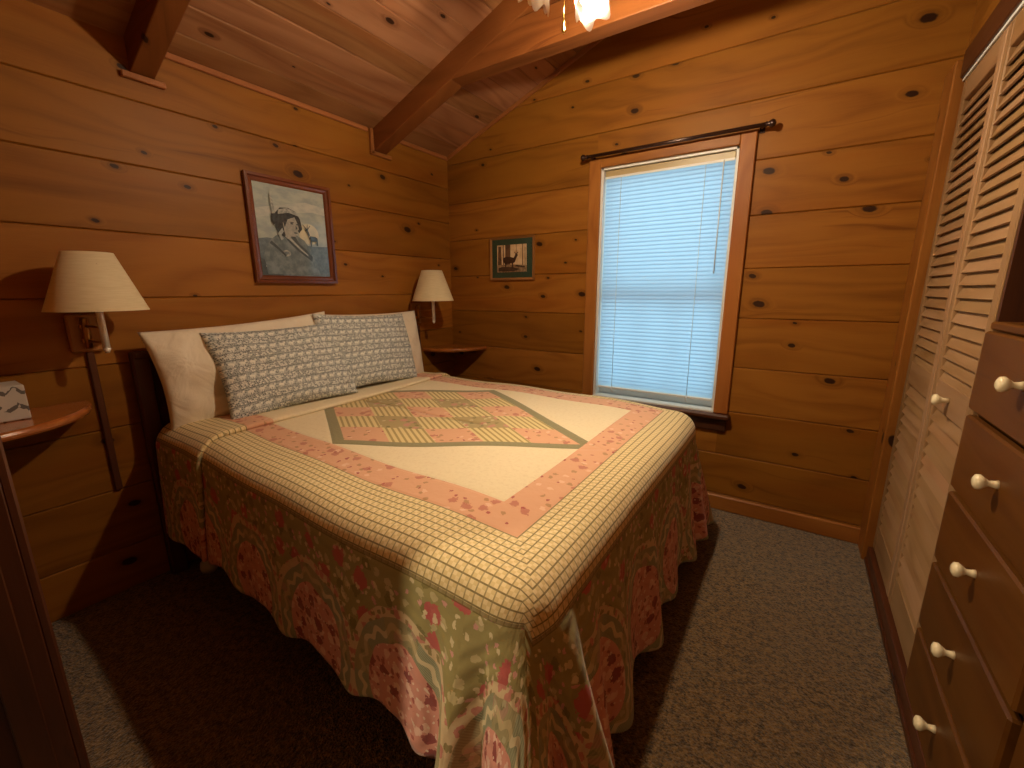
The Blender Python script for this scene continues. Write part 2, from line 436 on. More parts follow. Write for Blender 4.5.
# ------------------------------------------------------------------ blind
n = NT('blind_slat')
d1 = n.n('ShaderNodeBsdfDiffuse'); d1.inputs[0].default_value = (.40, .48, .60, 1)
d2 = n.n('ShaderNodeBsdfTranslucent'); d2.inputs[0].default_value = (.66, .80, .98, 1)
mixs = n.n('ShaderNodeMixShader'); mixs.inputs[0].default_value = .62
o_ = n.n('ShaderNodeOutputMaterial'); n.t.links.new(d1.outputs[0], mixs.inputs[1]); n.t.links.new(d2.outputs[0], mixs.inputs[2]); n.t.links.new(mixs.outputs[0], o_.inputs[0])
SLAT = n.m
bl = thing('window_blind', (1.524, .03, WZ1-.02), 'white slatted mini blind lowered over the window', 'blind')
BX0, BX1, BY = WX0+.016, WX1-.016, .03
m = MB(); m.box((BX0, BY-.014, WZ1-.05), (BX1, BY+.014, WZ1-.014), .003); m.build('headrail', flat('headrail_cream', '#a8946c', .4), bl)
m = MB(); m.box((BX0, BY-.0155, WZ1-.058), (BX1, BY-.0142, WZ1-.046)); m.build('valance_lip', WHITE, bl)
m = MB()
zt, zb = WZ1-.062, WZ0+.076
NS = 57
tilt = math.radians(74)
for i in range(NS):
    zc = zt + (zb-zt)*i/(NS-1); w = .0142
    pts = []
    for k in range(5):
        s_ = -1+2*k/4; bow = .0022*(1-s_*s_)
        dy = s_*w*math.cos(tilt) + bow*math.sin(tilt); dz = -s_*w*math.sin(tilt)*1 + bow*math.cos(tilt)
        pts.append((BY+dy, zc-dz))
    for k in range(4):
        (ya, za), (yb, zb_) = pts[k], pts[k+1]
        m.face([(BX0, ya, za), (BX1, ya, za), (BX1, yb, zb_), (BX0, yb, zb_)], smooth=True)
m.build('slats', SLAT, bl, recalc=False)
m = MB(); m.box((BX0, BY-.012, zb-.03), (BX1, BY+.012, zb-.016), .003); m.build('bottom_rail', WHITE, bl)
for fx in (.14, .80):
    m = MB(); xx = BX0+(BX1-BX0)*fx
    m.tube([(xx, BY-.0125, WZ1-.04), (xx, BY-.0125, zb-.02)], .0016, 6); m.tube([(xx, BY-.014, zb-.018), (xx, BY-.014, zb-.045)], .004, 8)
    m.build('ladder_cord', WHITE, bl)
m = MB(); m.tube([(BX1-.05, BY-.02, WZ1-.05), (BX1-.05, BY-.02, 1.30)], .003, 8); m.build('tilt_wand', WHITE, bl)

# ------------------------------------------------------------------ curtain rod
t = thing('curtain_rod', (1.55, -.03, 1.955), 'dark brown metal curtain rod with knob ends above the window', 'curtain rod')
m = MB(); m.tube([(1.10, -.055, 1.955), (1.985, -.055, 1.955)], .0095, 12); m.build('rod', ROD, t)
for xx, s_ in ((1.10, -1), (1.985, 1)):
    m = MB(); Mx = Matrix.Translation((xx, -.055, 1.955)) @ Matrix.Rotation(s_*PI/2, 4, 'Y')
    m.lathe([(.011, -.004), (.013, .0), (.009, .006), (.016, .016), (.018, .024), (.013, .033), (.003, .038)], Mx, 16); m.build('finial', ROD, t)
    m = MB(); m.tube([(xx-s_*.02, -.055, 1.952), (xx-s_*.02, -.002, 1.952)], .006, 8); m.box((xx-s_*.02-.012, -.006, 1.935), (xx-s_*.02+.012, 0, 1.975), .002); m.build('bracket', ROD, t)

# ------------------------------------------------------------------ closet wall: structure behind, doors and drawers
m = MB()
seamC = [2.03, 2.28, 2.53, 2.8]
for z0, z1 in zip(seamC, seamC[1:]): plank(m, 1, NEAR-.05, .02, z0, z1, CX+.02, .03, side=-1)
m.box((CX+.05, NEAR-.05, 1.99), (CX+.1, .02, 2.8))
m.box((3.3, NEAR-.05, 0), (3.4, .02, 2.5))
m.box((CX+.45, -1.62, 0), (CX+.47, -.97, 2.03))
m.box((CX+.02, NEAR, 0), (CX+.05, -1.62, 2.0), axis=2)
struct(m.build('wall_right', PINE), 'pine wall above and around the closet', 'wall')
m = MB()
m.box((CX-.03, -.155, 0), (CX+.02, -.0, 2.02), .004, 2)                 # casing post by the window wall
struct(m.build('trim_3', PINE_TRIM), 'pine casing around the closet doors', 'trim')
m = MB(); m.box((CX-.012, NEAR, 1.955), (CX+.02, -.155, 2.045), .004, 1)  # header: its shade is put into the colour with dark wood
struct(m.build('trim_5', DARKWOOD), 'header board above the closet doors, darkened for shade', 'trim')
m = MB(); m.box((CX-.014, -1.62, 0), (CX+.02, -.156, .075), .003, 1); m.box((CX-.02, -1.62, .0), (CX-.012, -.16, .02), .002, 1)
struct(m.build('baseboard_right', DARKWOOD), 'dark kick board under the closet doors', 'baseboard')
m = MB(); m.box((CX-.004, -.965, 1.945), (CX+.018, -.157, 1.954), .001, 1)
struct(m.build('trim_4', WHITE), 'thin white door track along the closet header', 'trim')

cd = thing('bifold_door', (CX+.01, -.56, .08), 'louvered pine bifold closet door with two slatted leaves and one knob', 'closet door')
def leaf(y0, y1, knob_y=None):
    z0, z1 = .085, 1.942; fx0, fx1 = CX, CX+.028
    st = .042
    m = MB()
    m.box((fx0, y0, z0), (fx1, y0+st, z1), .003, 2); m.box((fx0, y1-st, z0), (fx1, y1, z1), .003, 2)
    for a, b in ((z0, z0+.12), (.845, .935), (z1-.075, z1)): m.box((fx0+.001, y0+st, a), (fx1-.001, y1-st, b), .002, 1)
    f = m.build('door_leaf', CLOSET, cd)
    m = MB(); pitch = .0372
    for a, b in ((z0+.12, .845), (.935, z1-.075)):
        k = int((b-a)/pitch)
        for i in range(k):
            zc = a+(b-a)*(i+.5)/k
            Mx = Matrix.Translation((CX+.014, 0, zc)) @ Matrix.Rotation(math.radians(21), 4, 'Y')
            m.box((-.003, y0+st-.004, -.0285), (.003, y1-st+.004, .0285), 0, 1, Mx)
    m.build('louver_slats', CLOSET, f)
    if knob_y is not None:
        m = MB(); Mx = Matrix.Translation((CX, knob_y, .892)) @ Matrix.Rotation(-PI/2, 4, 'Y')
        m.lathe([(.009, 0), (.007, .012), (.012, .02), (.0165, .026), (.016, .033), (.008, .037)], Mx, 20); m.build('knob', KNOB, f)
    return f
leaf(-.565, -.162); leaf(-.968, -.571, -.765)
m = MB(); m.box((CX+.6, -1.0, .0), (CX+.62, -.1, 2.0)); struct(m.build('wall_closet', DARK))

dr = thing('built_in_drawers', (CX+.1, -1.25, 0), 'built-in pine chest of five stacked drawers beside the louvered closet door', 'drawers')
m = MB()
m.box((CX+.012, -1.525, .0), (CX+.03, -.97, 1.128), .002, 2); m.box((CX+.0, -1.62, 0), (CX+.03, -1.525, 1.95), .003, 2)
m.box((CX-.004, -1.525, 1.118), (CX+.4, -.972, 1.138), .004, 1)
m.build('carcass', DRAWER, dr)
m = MB(); m.box((CX+.38, -1.515, 1.138), (CX+.4, -.985, 1.95)); m.box((CX+.004, -.984, 1.138), (CX+.38, -.970, 1.95)); m.box((CX+.004, -1.525, 1.138), (CX+.38, -1.512, 1.95)); m.build('niche_panel', DARKWOOD, dr)  # niche lining in dark wood, painting in the shade of the recess
for top in (1.115, .903, .692, .480, .268):
    m = MB(); m.box((CX-.012, -1.517, top-.198), (CX+.010, -.978, top), .005, 1); d = m.build('drawer', DRAWER, dr)
    m = MB(); Mx = Matrix.Translation((CX-.012, -1.252, top-.088)) @ Matrix.Rotation(-PI/2, 4, 'Y')
    m.lathe([(.010, 0), (.0075, .006), (.0065, .014), (.012, .021), (.0165, .027), (.0155, .034), (.008, .038)], Mx, 20); m.build('knob', KNOB, d)

# ------------------------------------------------------------------ bed
bed = thing('bed', (1.0, -1.16, 0), 'queen bed with low dark wood headboard against the pine wall', 'bed')
Y0, Y1 = -1.89, -.47
m = MB()
m.box((.016, -1.925, .30), (.045, -.40, .96), .006, 1); m.box((.016, -1.945, 0), (.055, -1.885, .985), .006, 2); m.box((.016, -.44, 0), (.055, -.39, .985), .006, 2)
m.box((.014, -1.94, .955), (.062, -.395, .985), .008, 1)
m.build('headboard', DARKWOOD, bed)
MATT = flat('mattress_ticking', '#cfc6b4', .8)
m = MB(); m.box((.07, Y0, .20), (1.86, Y1, .40), .02); m.build('box_spring', MATT, bed)
m = MB(); m.box((.07, Y0, .402), (1.86, Y1, .645), .05); m.build('mattress', MATT, bed)
STEEL = flat('bed_frame_steel', '#3a322c', .5, metal=.6)
m = MB(); m.box((.07, Y0+.02, .165), (1.85, Y0+.06, .2)); m.box((.07, Y1-.06, .165), (1.85, Y1-.02, .2)); m.box((.5, Y0+.06, .165), (.54, Y1-.06, .2)); m.box((1.6, Y0+.06, .165), (1.64, Y1-.06, .2)); m.build('bed_frame', STEEL, bed)
for x, y in ((.14, Y0+.05), (.14, Y1-.05), (1.80, Y0+.05), (1.80, Y1-.05)):
    m = MB(); m.tube([(x, y, .05), (x, y, .17)], .014, 12); L = m.build('leg', STEEL, bed)
    m = MB(); m.lathe([(.03, 0), (.034, .02), (.03, .045), (.016, .06)], Matrix.Translation((x, y, 0)), 20); m.build('glide', METAL_WHITE, L)

# ------------------------------------------------------------------ quilt material (UV = cloth metres)
def quilt_material():
    n = NT('patchwork_quilt')
    x, y, _ = n.sep(n.uv())
    P = n.xyz(x, y)
    a = n.sub(x, 1.735); b = n.sub(-1.775, y); c = n.add(y, .525)
    bc = n.mx(b, c); D = n.mx(a, bc); isfoot = n.gt(a, bc)
    T = n.add(n.mul(isfoot, y), n.mul(n.sub(1.0, isfoot), x))
    def floral(base, tints, scale=16, seed=0.0):
        col = base
        wob = n.noise(P, 22, 2)
        Q = n.xyz(n.add(n.add(x, n.mul(wob, .03)), seed), n.sub(y, n.mul(wob, .03)))
        for i, (c1, thr, dens, sc_) in enumerate(tints):
            v = n.vor(n.xyz(n.add(n.sep(Q)[0], 3.7*i), n.sep(Q)[1]), scale*sc_)
            blob = n.mul(n.lt(n.add(v['Distance'], n.mul(n.sub(n.noise(P, 130, 1), .5), .35)), thr), n.gt(n.sep(v['Color'])[0], 1-dens))
            col = n.mix(n.mul(blob, .85), col, c1)
        return col
    rose = H('#a8484c'); rosed = H('#8a3a3e'); leafc = H('#7d7248'); creamc = H('#e2d0a8')
    cream = n.mix(n.mul(n.ss(n.noise(P, 70, 3, .7), .45, .7), .22), H('#ecdcb8'), H('#c9b184'))
    pink = floral(H('#deac8a'), [(H('#b58a62'), .22, .25, 1.8), (H('#c07a68'), .30, .25, 1.35), (H('#eac3a6'), .22, .22, 1.6), (rose, .16, .22, 2.1)])
    olive = floral(n.mix(n.noise(P, 12, 2), H('#968b58'), H('#a89d6c')), [(H('#c8b98c'), .26, .45, 1.5), (H('#7f7648'), .28, .45, 1.1), (H('#c2585e'), .33, .34, .82), (H('#dba19a'), .16, .5, 1.64), (H('#e0d0a8'), .20, .40, 2.0)])
    dusty = floral(H('#d99a8a'), [(H('#eec7b4'), .30, .6, 1.6), (rosed, .30, .55, 1.2), (H('#a85a55'), .22, .5, 2.4), (H('#eed4c0'), .15, .5, 3.0)], seed=5.0)
    olivep = floral(H('#b09c6e'), [(H('#c98e80'), .30, .45, 1.2), (H('#7d7648'), .25, .5, 1.8), (H('#d8c8a0'), .2, .4, 1.6)], seed=9.0)
    sage = H('#8c9476')
    # plaid
    pt = .0215
    ft = n.frac(n.f('DIVIDE', T, pt)); fd = n.frac(n.f('DIVIDE', D, pt))
    lt_ = n.lt(ft, .15); ld = n.lt(fd, .17)
    chk = n.abs(n.sub(n.gt(ft, .58), n.gt(fd, .58)))
    plaid = n.mix(n.mul(chk, .45), H('#ead6a6'), H('#cbb274'))
    plaid = n.mix(n.mul(n.mx(n.mul(lt_, .6), n.mul(ld, .85)), .9), plaid, H('#5d4f24'))
    # centre medallion: rhombus of 5 x 5 patches
    p = n.f('DIVIDE', n.sub(x, .865), .825); q = n.f('DIVIDE', n.add(y, 1.16), .50)
    s = n.add(p, q); t = n.sub(p, q)
    mm = n.mx(n.abs(s), n.abs(t))
    ci = n.floor(n.mul(n.add(n.f('DIVIDE', s, .90), 1), 2.5)); cj = n.floor(n.mul(n.add(n.f('DIVIDE', t, .90), 1), 2.5))
    odd_i = n.mod(ci, 2.0); odd_j = n.mod(cj, 2.0)
    stripe_on = n.gt(n.abs(n.sub(odd_i, odd_j)), .5)
    sf = n.frac(n.mul(s, 19.4))
    stripe = n.mix(n.lt(sf, .40), H('#dfcc96'), H('#ac9862'))
    patch = n.mix(odd_i, pink, olivep)
    patch = n.mix(stripe_on, patch, stripe)
    seam = n.mn(n.abs(n.sub(n.frac(n.mul(n.add(n.f('DIVIDE', s, .9), 1), 2.5)), .5)), 1.0)
    med = n.mix(n.gt(mm, .90), patch, n.mix(n.noise(P, 120, 2), H('#857f5c'), H('#a09876')))
    med = n.mix(n.gt(mm, 1.0), med, cream)
    # borders
    col = n.mix(n.gt(D, -.115), med, pink)
    col = n.mix(n.gt(D, 0.0), col, plaid)
    # hanging sides: olive band, then rings of pieced arcs
    Dw = n.add(D, n.mul(n.sin(n.mul(T, 45)), .004))
    R0 = .172; per = .36
    tt = n.sub(n.mul(n.frac(n.f('DIVIDE', n.add(T, .07), per)), per), per/2)
    dd = n.add(n.sub(Dw, .53), n.mul(n.sub(n.noise(P, 7, 2), .5), .05))
    rr = n.f('SQRT', n.add(n.mul(tt, tt), n.mul(n.mul(dd, dd), .75)))
    ang = n.f('ARCTAN2', dd, tt)
    seg = n.mul(ang, 1.59)                                   # segments round the ring
    sid = n.mod(n.floor(seg), 2.0)
    gstr = n.gt(n.frac(n.mul(n.add(n.mul(x, .7), y), 170)), .5)
    grey = n.mix(n.mul(gstr, .6), H('#a9a888'), H('#6f7158'))
    wave = n.lt(n.abs(n.sub(n.sub(rr, .146), n.mul(n.sin(n.mul(ang, 17)), .007))), .007)
    grey = n.mix(n.mul(wave, .8), grey, creamc)
    ring = n.mix(sid, grey, n.mix(.55, grey, olivep))
    side = olive
    inring = n.band(rr, R0-.05, R0)
    side = n.mix(n.mul(n.band(rr, R0, R0+.022), .9), side, floral(H('#d8c09a'), [(H('#c87a74'), .34, .7, 2.2), (H('#8a7c50'), .3, .5, 2.6)], seed=2.0))
    side = n.mix(inring, side, ring)
    side = n.mix(n.lt(rr, R0-.05), side, dusty)
    lower = n.gt(Dw, .66)
    side = n.mix(n.mul(lower, n.gt(rr, R0-.05)), side, grey)
    col = n.mix(n.gt(D, .205), col, side)
    piping = n.band(D, .198, .208)
    col = n.mix(n.mul(piping, .7), col, H('#6a5c34'))
    # quilting puckers
    q1 = n.noise(P, 26, 2, .55); q2 = n.noise(P, 90, 2)
    edge = n.mn(n.mn(n.abs(D), n.abs(n.add(D, .115))), n.mn(n.abs(n.sub(D, .205)), n.mul(n.abs(n.sub(mm, 1.0)), .4)))
    st = n.ss(edge, 0, .012)
    echo = n.mul(n.mul(n.sin(n.mul(rr, 190)), n.gt(D, .21)), .35)
    hgt = n.add(n.add(n.mul(q1, .8), n.mul(q2, .25)), n.add(n.mul(st, .6), echo))
    return n.done(col, .85, n.bump(hgt, .5, .006), spec=.15, sheen=.15)
QUILT = quilt_material()
LINING = flat('quilt_lining', '#cfcab8', .9, spec=.1)

# ------------------------------------------------------------------ quilt mesh
QX0, QX1, QY0, QY1, RC, RE = .15, 1.878, -1.955, -.415, .10, .08
ZT = .682
def outline():
    """Points along near side -> foot -> far side: (x, y, nx, ny, s)."""
    pts = []
    def line(p, q, nrm, k):
        for i in range(k): t = i/k; pts.append((p[0]+(q[0]-p[0])*t, p[1]+(q[1]-p[1])*t, *nrm))
    def arc(c, a0, a1, k):
        for i in range(k):
            a = a0+(a1-a0)*i/k; pts.append((c[0]+RC*math.cos(a), c[1]+RC*math.sin(a), math.cos(a), math.sin(a)))
    line((QX0, QY0), (QX1-RC, QY0), (0, -1), 150)
    arc((QX1-RC, QY0+RC), -PI/2, 0, 44)
    line((QX1, QY0+RC), (QX1, QY1-RC), (1, 0), 130)
    arc((QX1-RC, QY1-RC), 0, PI/2, 44)
    line((QX1-RC, QY1), (QX0, QY1), (0, 1), 100)
    pts.append((QX0, QY1, 0, 1))
    out = []; s = 0
    for i, p in enumerate(pts):
        if i: s += math.hypot(p[0]-pts[i-1][0], p[1]-pts[i-1][1])
        out.append((*p, s))
    return out
OUT = outline()
def sstep(a, b, x): t = max(0, min(1, (x-a)/(b-a))); return t*t*(3-2*t)
def top_z(x, y):
    return ZT + .006*math.sin(3.1*x+1.3)*math.sin(2.7*y+.4) + .003*math.sin(11*x+5*y) - .012*sstep(1.45, 1.9, x)
def taper(x, y): return .035*(1-sstep(.2, 1.6, x))*sstep(-1.3, -1.88, y)
def drape(pt, d):
    """d = length of cloth below the flat top (arc round the edge, then the hang). Returns a point."""
    x, y, nx, ny, s = pt
    arc_len = RE*PI/2
    sn = (QX1-RC-QX0)                                # s where the near corner begins
    sc0 = sn + RC*PI/4                               # middle of the near foot corner
    sf0 = sn + RC*PI/2 + (QY1-QY0-2*RC) + RC*PI/4    # middle of the far foot corner
    if d <= arc_len:
        t = d/RE; off = -RE+RE*math.sin(t); z = -RE+RE*math.cos(t)
        dd = 0
    else:
        dd = d-arc_len; off = 0; z = -RE-dd
    h = dd
    near = math.exp(-((s-sc0)/.20)**2); far = math.exp(-((s-sf0)/.17)**2)
    onfoot = sstep(sn-.1, sn+.25, s)*(1-sstep(sf0-.1, sf0+.2, s))
    flare = .05*h + near*.16*h + far*.10*h + onfoot*.06*h
    # folds
    fold = near*.078*h/.45*(2*abs(math.cos(PI*(s-sc0)/.125+.35))**1.5-.9) + far*.05*h/.45*math.cos(2*PI*(s-sf0)/.115)
    fold += onfoot*.016*(h/.45)*math.cos(2*PI*s/.27+1.0) + .006*(h/.45)*math.cos(2*PI*s/.41)+.004*(h/.4)*math.sin(2*PI*s/.17+.7)
    off += flare+fold
    bx, by = x, y
    zt = top_z(max(QX0, min(x, QX1)), y)
    return Vector((bx+nx*off, by+ny*off+taper(x, y), zt+z))
def hem(pt):
    x, y, nx, ny, s = pt
    sn = (QX1-RC-QX0); sc0 = sn+RC*PI/4; sf0 = sn+RC*PI/2+(QY1-QY0-2*RC)+RC*PI/4
    L = .50
    onfoot = sstep(sn-.16, sn+.06, s)*(1-sstep(sf0+.1, sf0+.4, s))
    L += onfoot*.115
    L += .018*math.cos(2*PI*s/.30+.5)
    if s > sf0+.3: L -= .0
    return L
def quilt_mesh():
    V = []; F = []; UVv = []; mi = []
    RINGS = 26; DR = 40
    cy = (QY0+QY1)/2
    idx = []
    # inset outline (start of the rounded edge) is drape(pt, 0)
    N = len(OUT)
    for pt in OUT:
        row = []
        x, y, nx, ny, s = pt
        ex, ey = x-nx*RE, y-ny*RE
        for r in range(RINGS):                        # from the centre line to the edge
            t = r/RINGS
            # shrink towards a spine along x at y = cy
            px = QX0+(ex-QX0)*(t if nx > .5 else 1) if False else ex*t + (min(ex, 1.2)*(1-t))
            py = cy+(ey-cy)*t
            row.append(len(V)); V.append((px, py+taper(px, py), top_z(px, py))); UVv.append((px, py))
        Lh = hem(pt)
        for k in range(DR+1):
            d = Lh*k/DR
            p = drape(pt, d)
            # cloth coordinates: straight sides map one to one, corners are pulled out square
            k2 = 1/max(abs(nx), abs(ny)) if d > 0 else 1
            kk = 1+(k2-1)*min(1, d/.12)
            row.append(len(V)); V.append(tuple(p)); UVv.append((ex+nx*d*kk, ey+ny*d*kk))
        idx.append(row)
    for i in range(N-1):
        for k in range(len(idx[0])-1):
            F.append((idx[i][k], idx[i][k+1], idx[i+1][k+1], idx[i+1][k]))
    me = bpy.data.meshes.new('quilt'); me.from_pydata(V, [], F)
    ul = me.uv_layers.new(name='UVMap')
    for l in me.loops: ul.data[l.index].uv = UVv[l.vertex_index]
    import bmesh
    bm = bmesh.new(); bm.from_mesh(me); bmesh.ops.dissolve_degenerate(bm, dist=1e-5, edges=bm.edges); bmesh.ops.recalc_face_normals(bm, faces=bm.faces); bm.to_mesh(me); bm.free()
    me.polygons.foreach_set('use_smooth', [True]*len(me.polygons))
    return me
qm = quilt_mesh()
qm.materials.append(QUILT); qm.materials.append(LINING)
quilt = bpy.data.objects.new('quilt', qm); COL.objects.link(quilt)
if sum(p.normal.z for p in qm.polygons) < 0: qm.flip_normals()
tag(quilt, 'patchwork quilt in pink floral, cream and olive plaid spread over the bed', 'quilt')
so = quilt.modifiers.new('thick', 'SOLIDIFY'); so.thickness = .007; so.offset = -1; so.material_offset = 1; so.material_offset_rim = 0

def fold_mesh():
    """Second layer of quilt near the pillows, lying on the first, with a rolled edge."""
    V = []; F = []; UVv = []; rows = []
    def foldx(y): return .345+(.47-.345)*sstep(-.35, -1.95, y) if False else .345+.125*(-.42-y)/1.53
    # parameter along the cross-section of the bed, from far side over the top to the near hem
    path = []
    far = [p for p in OUT if p[3] > .9][-1]; near = OUT[0]
    Ln = hem(near)-.01
    for k in range(9): path.append(('f', .16*(1-k/8)))
    for k in range(1, 60): path.append(('t', QY1-RE+(QY0-QY1+2*RE)*k/60))
    for k in range(45): path.append(('n', Ln*k/44))
    for kind, v in path:
        row = []
        NXS = 30
        for j in range(NXS+5):
            if kind == 't':
                y = v; xf = foldx(y); up = 0
            elif kind == 'f': y = QY1; xf = foldx(QY1)
            else: y = QY0; xf = foldx(QY0)+.02*math.sin(v*9)
            x0 = .09
            if j <= NXS: t = j/NXS; x = x0+(xf-x0)*t; lift = .012+.006*sstep(.6, 1, t)
            else:
                a = (j-NXS)/4*PI*.9; x = xf+.008*math.sin(a); lift = .018-.009*(1-math.cos(a))
            if kind == 't': P = Vector((x, y+taper(x, y), top_z(x, y)+lift)); uv = (-.05+.0*x, y)
            else:
                nrm = (0, -1) if kind == 'n' else (0, 1)
                base = (x, QY0 if kind == 'n' else QY1, *nrm, x-QX0 if kind == 'n' else OUT[-1][4]-(x-QX0))
                P = drape(base, v); e = min(1, v/(RE*PI/2))
                P = P+Vector((0, nrm[1]*lift*e, lift*(1-e)))
                ey = (QY0+RE) if kind == 'n' else (QY1-RE)
                uv = (0, ey+nrm[1]*v)
            row.append(len(V)); V.append(tuple(P)); UVv.append((x-.62, uv[1]))
        rows.append(row)
    for i in range(len(rows)-1):
        for j in range(len(rows[0])-1): F.append((rows[i][j], rows[i+1][j], rows[i+1][j+1], rows[i][j+1]))
    me = bpy.data.meshes.new('folded_edge'); me.from_pydata(V, [], F)
    ul = me.uv_layers.new(name='UVMap')
    for l in me.loops: ul.data[l.index].uv = UVv[l.vertex_index]
    me.polygons.foreach_set('use_smooth', [True]*len(me.polygons)); me.materials.append(QUILT); me.materials.append(LINING)
    if sum(p.normal.z for p in me.polygons) < 0: me.flip_normals()
    o = bpy.data.objects.new('folded_edge', me); COL.objects.link(o); o.parent = quilt
    s_ = o.modifiers.new('thick', 'SOLIDIFY'); s_.thickness = .006; s_.offset = -1
    return o
fold_mesh()

# ------------------------------------------------------------------ pillows
def pillow_mesh(name, W, Hh, Tk, mat, seed=0, pinch=.07, wr=.006):
    rnd = random.Random(seed); ph = [rnd.uniform(0, 6.28) for _ in range(8)]
    N, Mh = 44, 34; V = []; F = []; UVv = []
    def pt(u, v, sgn):
        px = W/2*u*(1-pinch*(1-v*v)*1.0); py = Hh/2*v*(1-pinch*1.3*(1-u*u))
        e = max(0, (1-u*u))*max(0, (1-v*v)); h = Tk/2*(e**.42)
        h += wr*math.sin(5*u+3*v+ph[0])*math.sin(4*v+ph[1])*min(1, e*3) + wr*.6*math.sin(11*u-6*v+ph[2])*min(1, e*3)*(1-e)
        crease = wr*1.3*math.sin(16*(u-v*.4)+ph[3])*max(0, abs(u)-.55)*min(1, e*6)
        return (px, py, sgn*(h+crease) + .012*math.sin(2*u+ph[4])*(1-abs(v)))
    for sgn in (1, -1):
        base = len(V)
        for i in range(N+1):
            for j in range(Mh+1):
                u = -1+2*i/N; v = -1+2*j/Mh
                u = math.sin(u*PI/2)*.5+u*.5; v = math.sin(v*PI/2)*.5+v*.5
                V.append(pt(u, v, sgn)); UVv.append((W/2*u, Hh/2*v))
        for i in range(N):
            for j in range(Mh):
                q = (base+i*(Mh+1)+j, base+(i+1)*(Mh+1)+j, base+(i+1)*(Mh+1)+j+1, base+i*(Mh+1)+j+1)
                F.append(q if sgn > 0 else q[::-1])
    me = bpy.data.meshes.new(name); me.from_pydata(V, [], F)
    ul = me.uv_layers.new(name='UVMap')
    for l in me.loops: ul.data[l.index].uv = UVv[l.vertex_index]
    import bmesh
    bm = bmesh.new(); bm.from_mesh(me); bmesh.ops.remove_doubles(bm, verts=bm.verts, dist=1e-5); bm.to_mesh(me); bm.free()
    me.polygons.foreach_set('use_smooth', [True]*len(me.polygons)); me.materials.append(mat)
    return me
def place_pillow(name, me, y, z, x, lean, yaw=0, roll=0, **tags):
    """Centre of the bottom edge at (x, y, z); local X -> -? along wall, local Y up, local Z towards the room."""
    o = bpy.data.objects.new(name, me); COL.objects.link(o)
    base = Matrix(((0, 0, 1, 0), (1, 0, 0, 0), (0, 1, 0, 0), (0, 0, 0, 1)))     # X->y, Y->z, Z->x
    Hh = max(v.co.y for v in me.vertices)
    o.matrix_world = Matrix.Translation((x, y, z)) @ Matrix.Rotation(yaw, 4, 'Z') @ Matrix.Rotation(-lean, 4, 'Y') @ Matrix.Rotation(roll, 4, 'X') @ Matrix.Translation((0, 0, Hh)) @ base
    return tag(o, **tags)
n = NT('white_cotton'); P = n.obj()
COTTON = n.done(n.mix(n.noise(P, 9, 2), H('#efe4cf'), H('#e2d4bb')), .85, n.bump(n.add(n.noise(P, 9, 3, .5, .6), n.mul(n.noise(P, 500, 1), .04)), .6, .03), spec=.15, sheen=.2)

def cushion_material():
    n = NT('lodge_print'); u, v, _ = n.sep(n.uv())
    slate = H('#3c4348'); mid = H('#b2b8b4'); pale = H('#ecebe0')
    per = .066
    r = n.frac(n.f('DIVIDE', n.add(v, .21), per)); row = n.floor(n.f('DIVIDE', n.add(v, .21), per))
    # dotted diagonal weave on half of each row
    dv = n.xyz(n.add(n.mul(u, 125), n.mul(v, 50)), n.mul(v, 135))
    vo = n.vor(dv, 1.0, rnd=.35)
    dots = n.lt(vo['Distance'], .40)
    c_dot = n.mix(dots, mid, pale); c_dot = n.mix(n.mul(n.gt(n.sep(vo['Color'])[0], .45), n.lt(vo['Distance'], .34)), c_dot, slate)
    # band of animal-like blobs
    a = n.frac(n.mul(n.add(u, n.mul(row, .021)), 23.0)); hv = n.sub(r, .74)
    body = n.mul(n.lt(n.abs(n.sub(a, .45)), .27), n.lt(n.abs(n.add(hv, n.mul(n.sin(n.mul(a, 12)), .02))), .085))
    legs = n.mul(n.mul(n.gt(n.frac(n.mul(a, 5)), .5), n.lt(n.abs(n.sub(a, .45)), .27)), n.band(hv, -.2, -.04))
    head = n.mul(n.lt(n.abs(n.sub(a, .78)), .09), n.lt(n.abs(n.sub(hv, .09)), .07))
    fig = n.mx(n.mx(body, legs), head)
    tree = n.mul(n.lt(n.vor(n.xyz(n.mul(u, 100), n.mul(v, 150)), 1)['Distance'], .33), n.sub(1, fig))
    c_an = n.mix(n.mul(tree, .75), H('#bdc2bd'), slate); c_an = n.mix(n.mul(fig, .9), c_an, pale)
    isan = n.gt(r, .5)
    c = n.mix(isan, c_dot, c_an); c = n.mix(n.mul(n.ss(n.noise(n.uv(), 55, 2), .45, .7), .5), c, H('#bfc2bc'))
    lines = n.mx(n.band(r, .46, .50), n.mx(n.gt(r, .955), n.lt(r, .02)))
    c = n.mix(n.mul(lines, .5), c, slate)
    return n.done(c, .85, n.bump(n.noise(n.uv(), 20, 3), .25, .01), spec=.15, sheen=.15)
LODGE = cushion_material()
g = 'white pillows along the headboard'
place_pillow('bed_pillow', pillow_mesh('bed_pillow', .80, .43, .15, COTTON, 3, .05, .016), -1.50, .665, .170, .17, 0, .06,
             label='white bed pillow behind the tilted throw pillow nearer the doorway', cat='pillow', group=g)
place_pillow('bed_pillow', pillow_mesh('bed_pillow', .67, .43, .13, COTTON, 8, .04, .008), -.81, .668, .155, .16, 0, -.01,
             label='white bed pillow beside the corner shelf, mostly hidden by a throw pillow', cat='pillow', group=g)
g = 'printed throw pillows in front of the white pillows'
place_pillow('throw_pillow', pillow_mesh('throw_pillow', .61, .40, .14, LODGE, 5, .06, .009), -1.43, .690, .315, .42, -.03, .02,
             label='blue-grey printed throw pillow propped lower, next to the bared white pillow', cat='cushion', group=g)
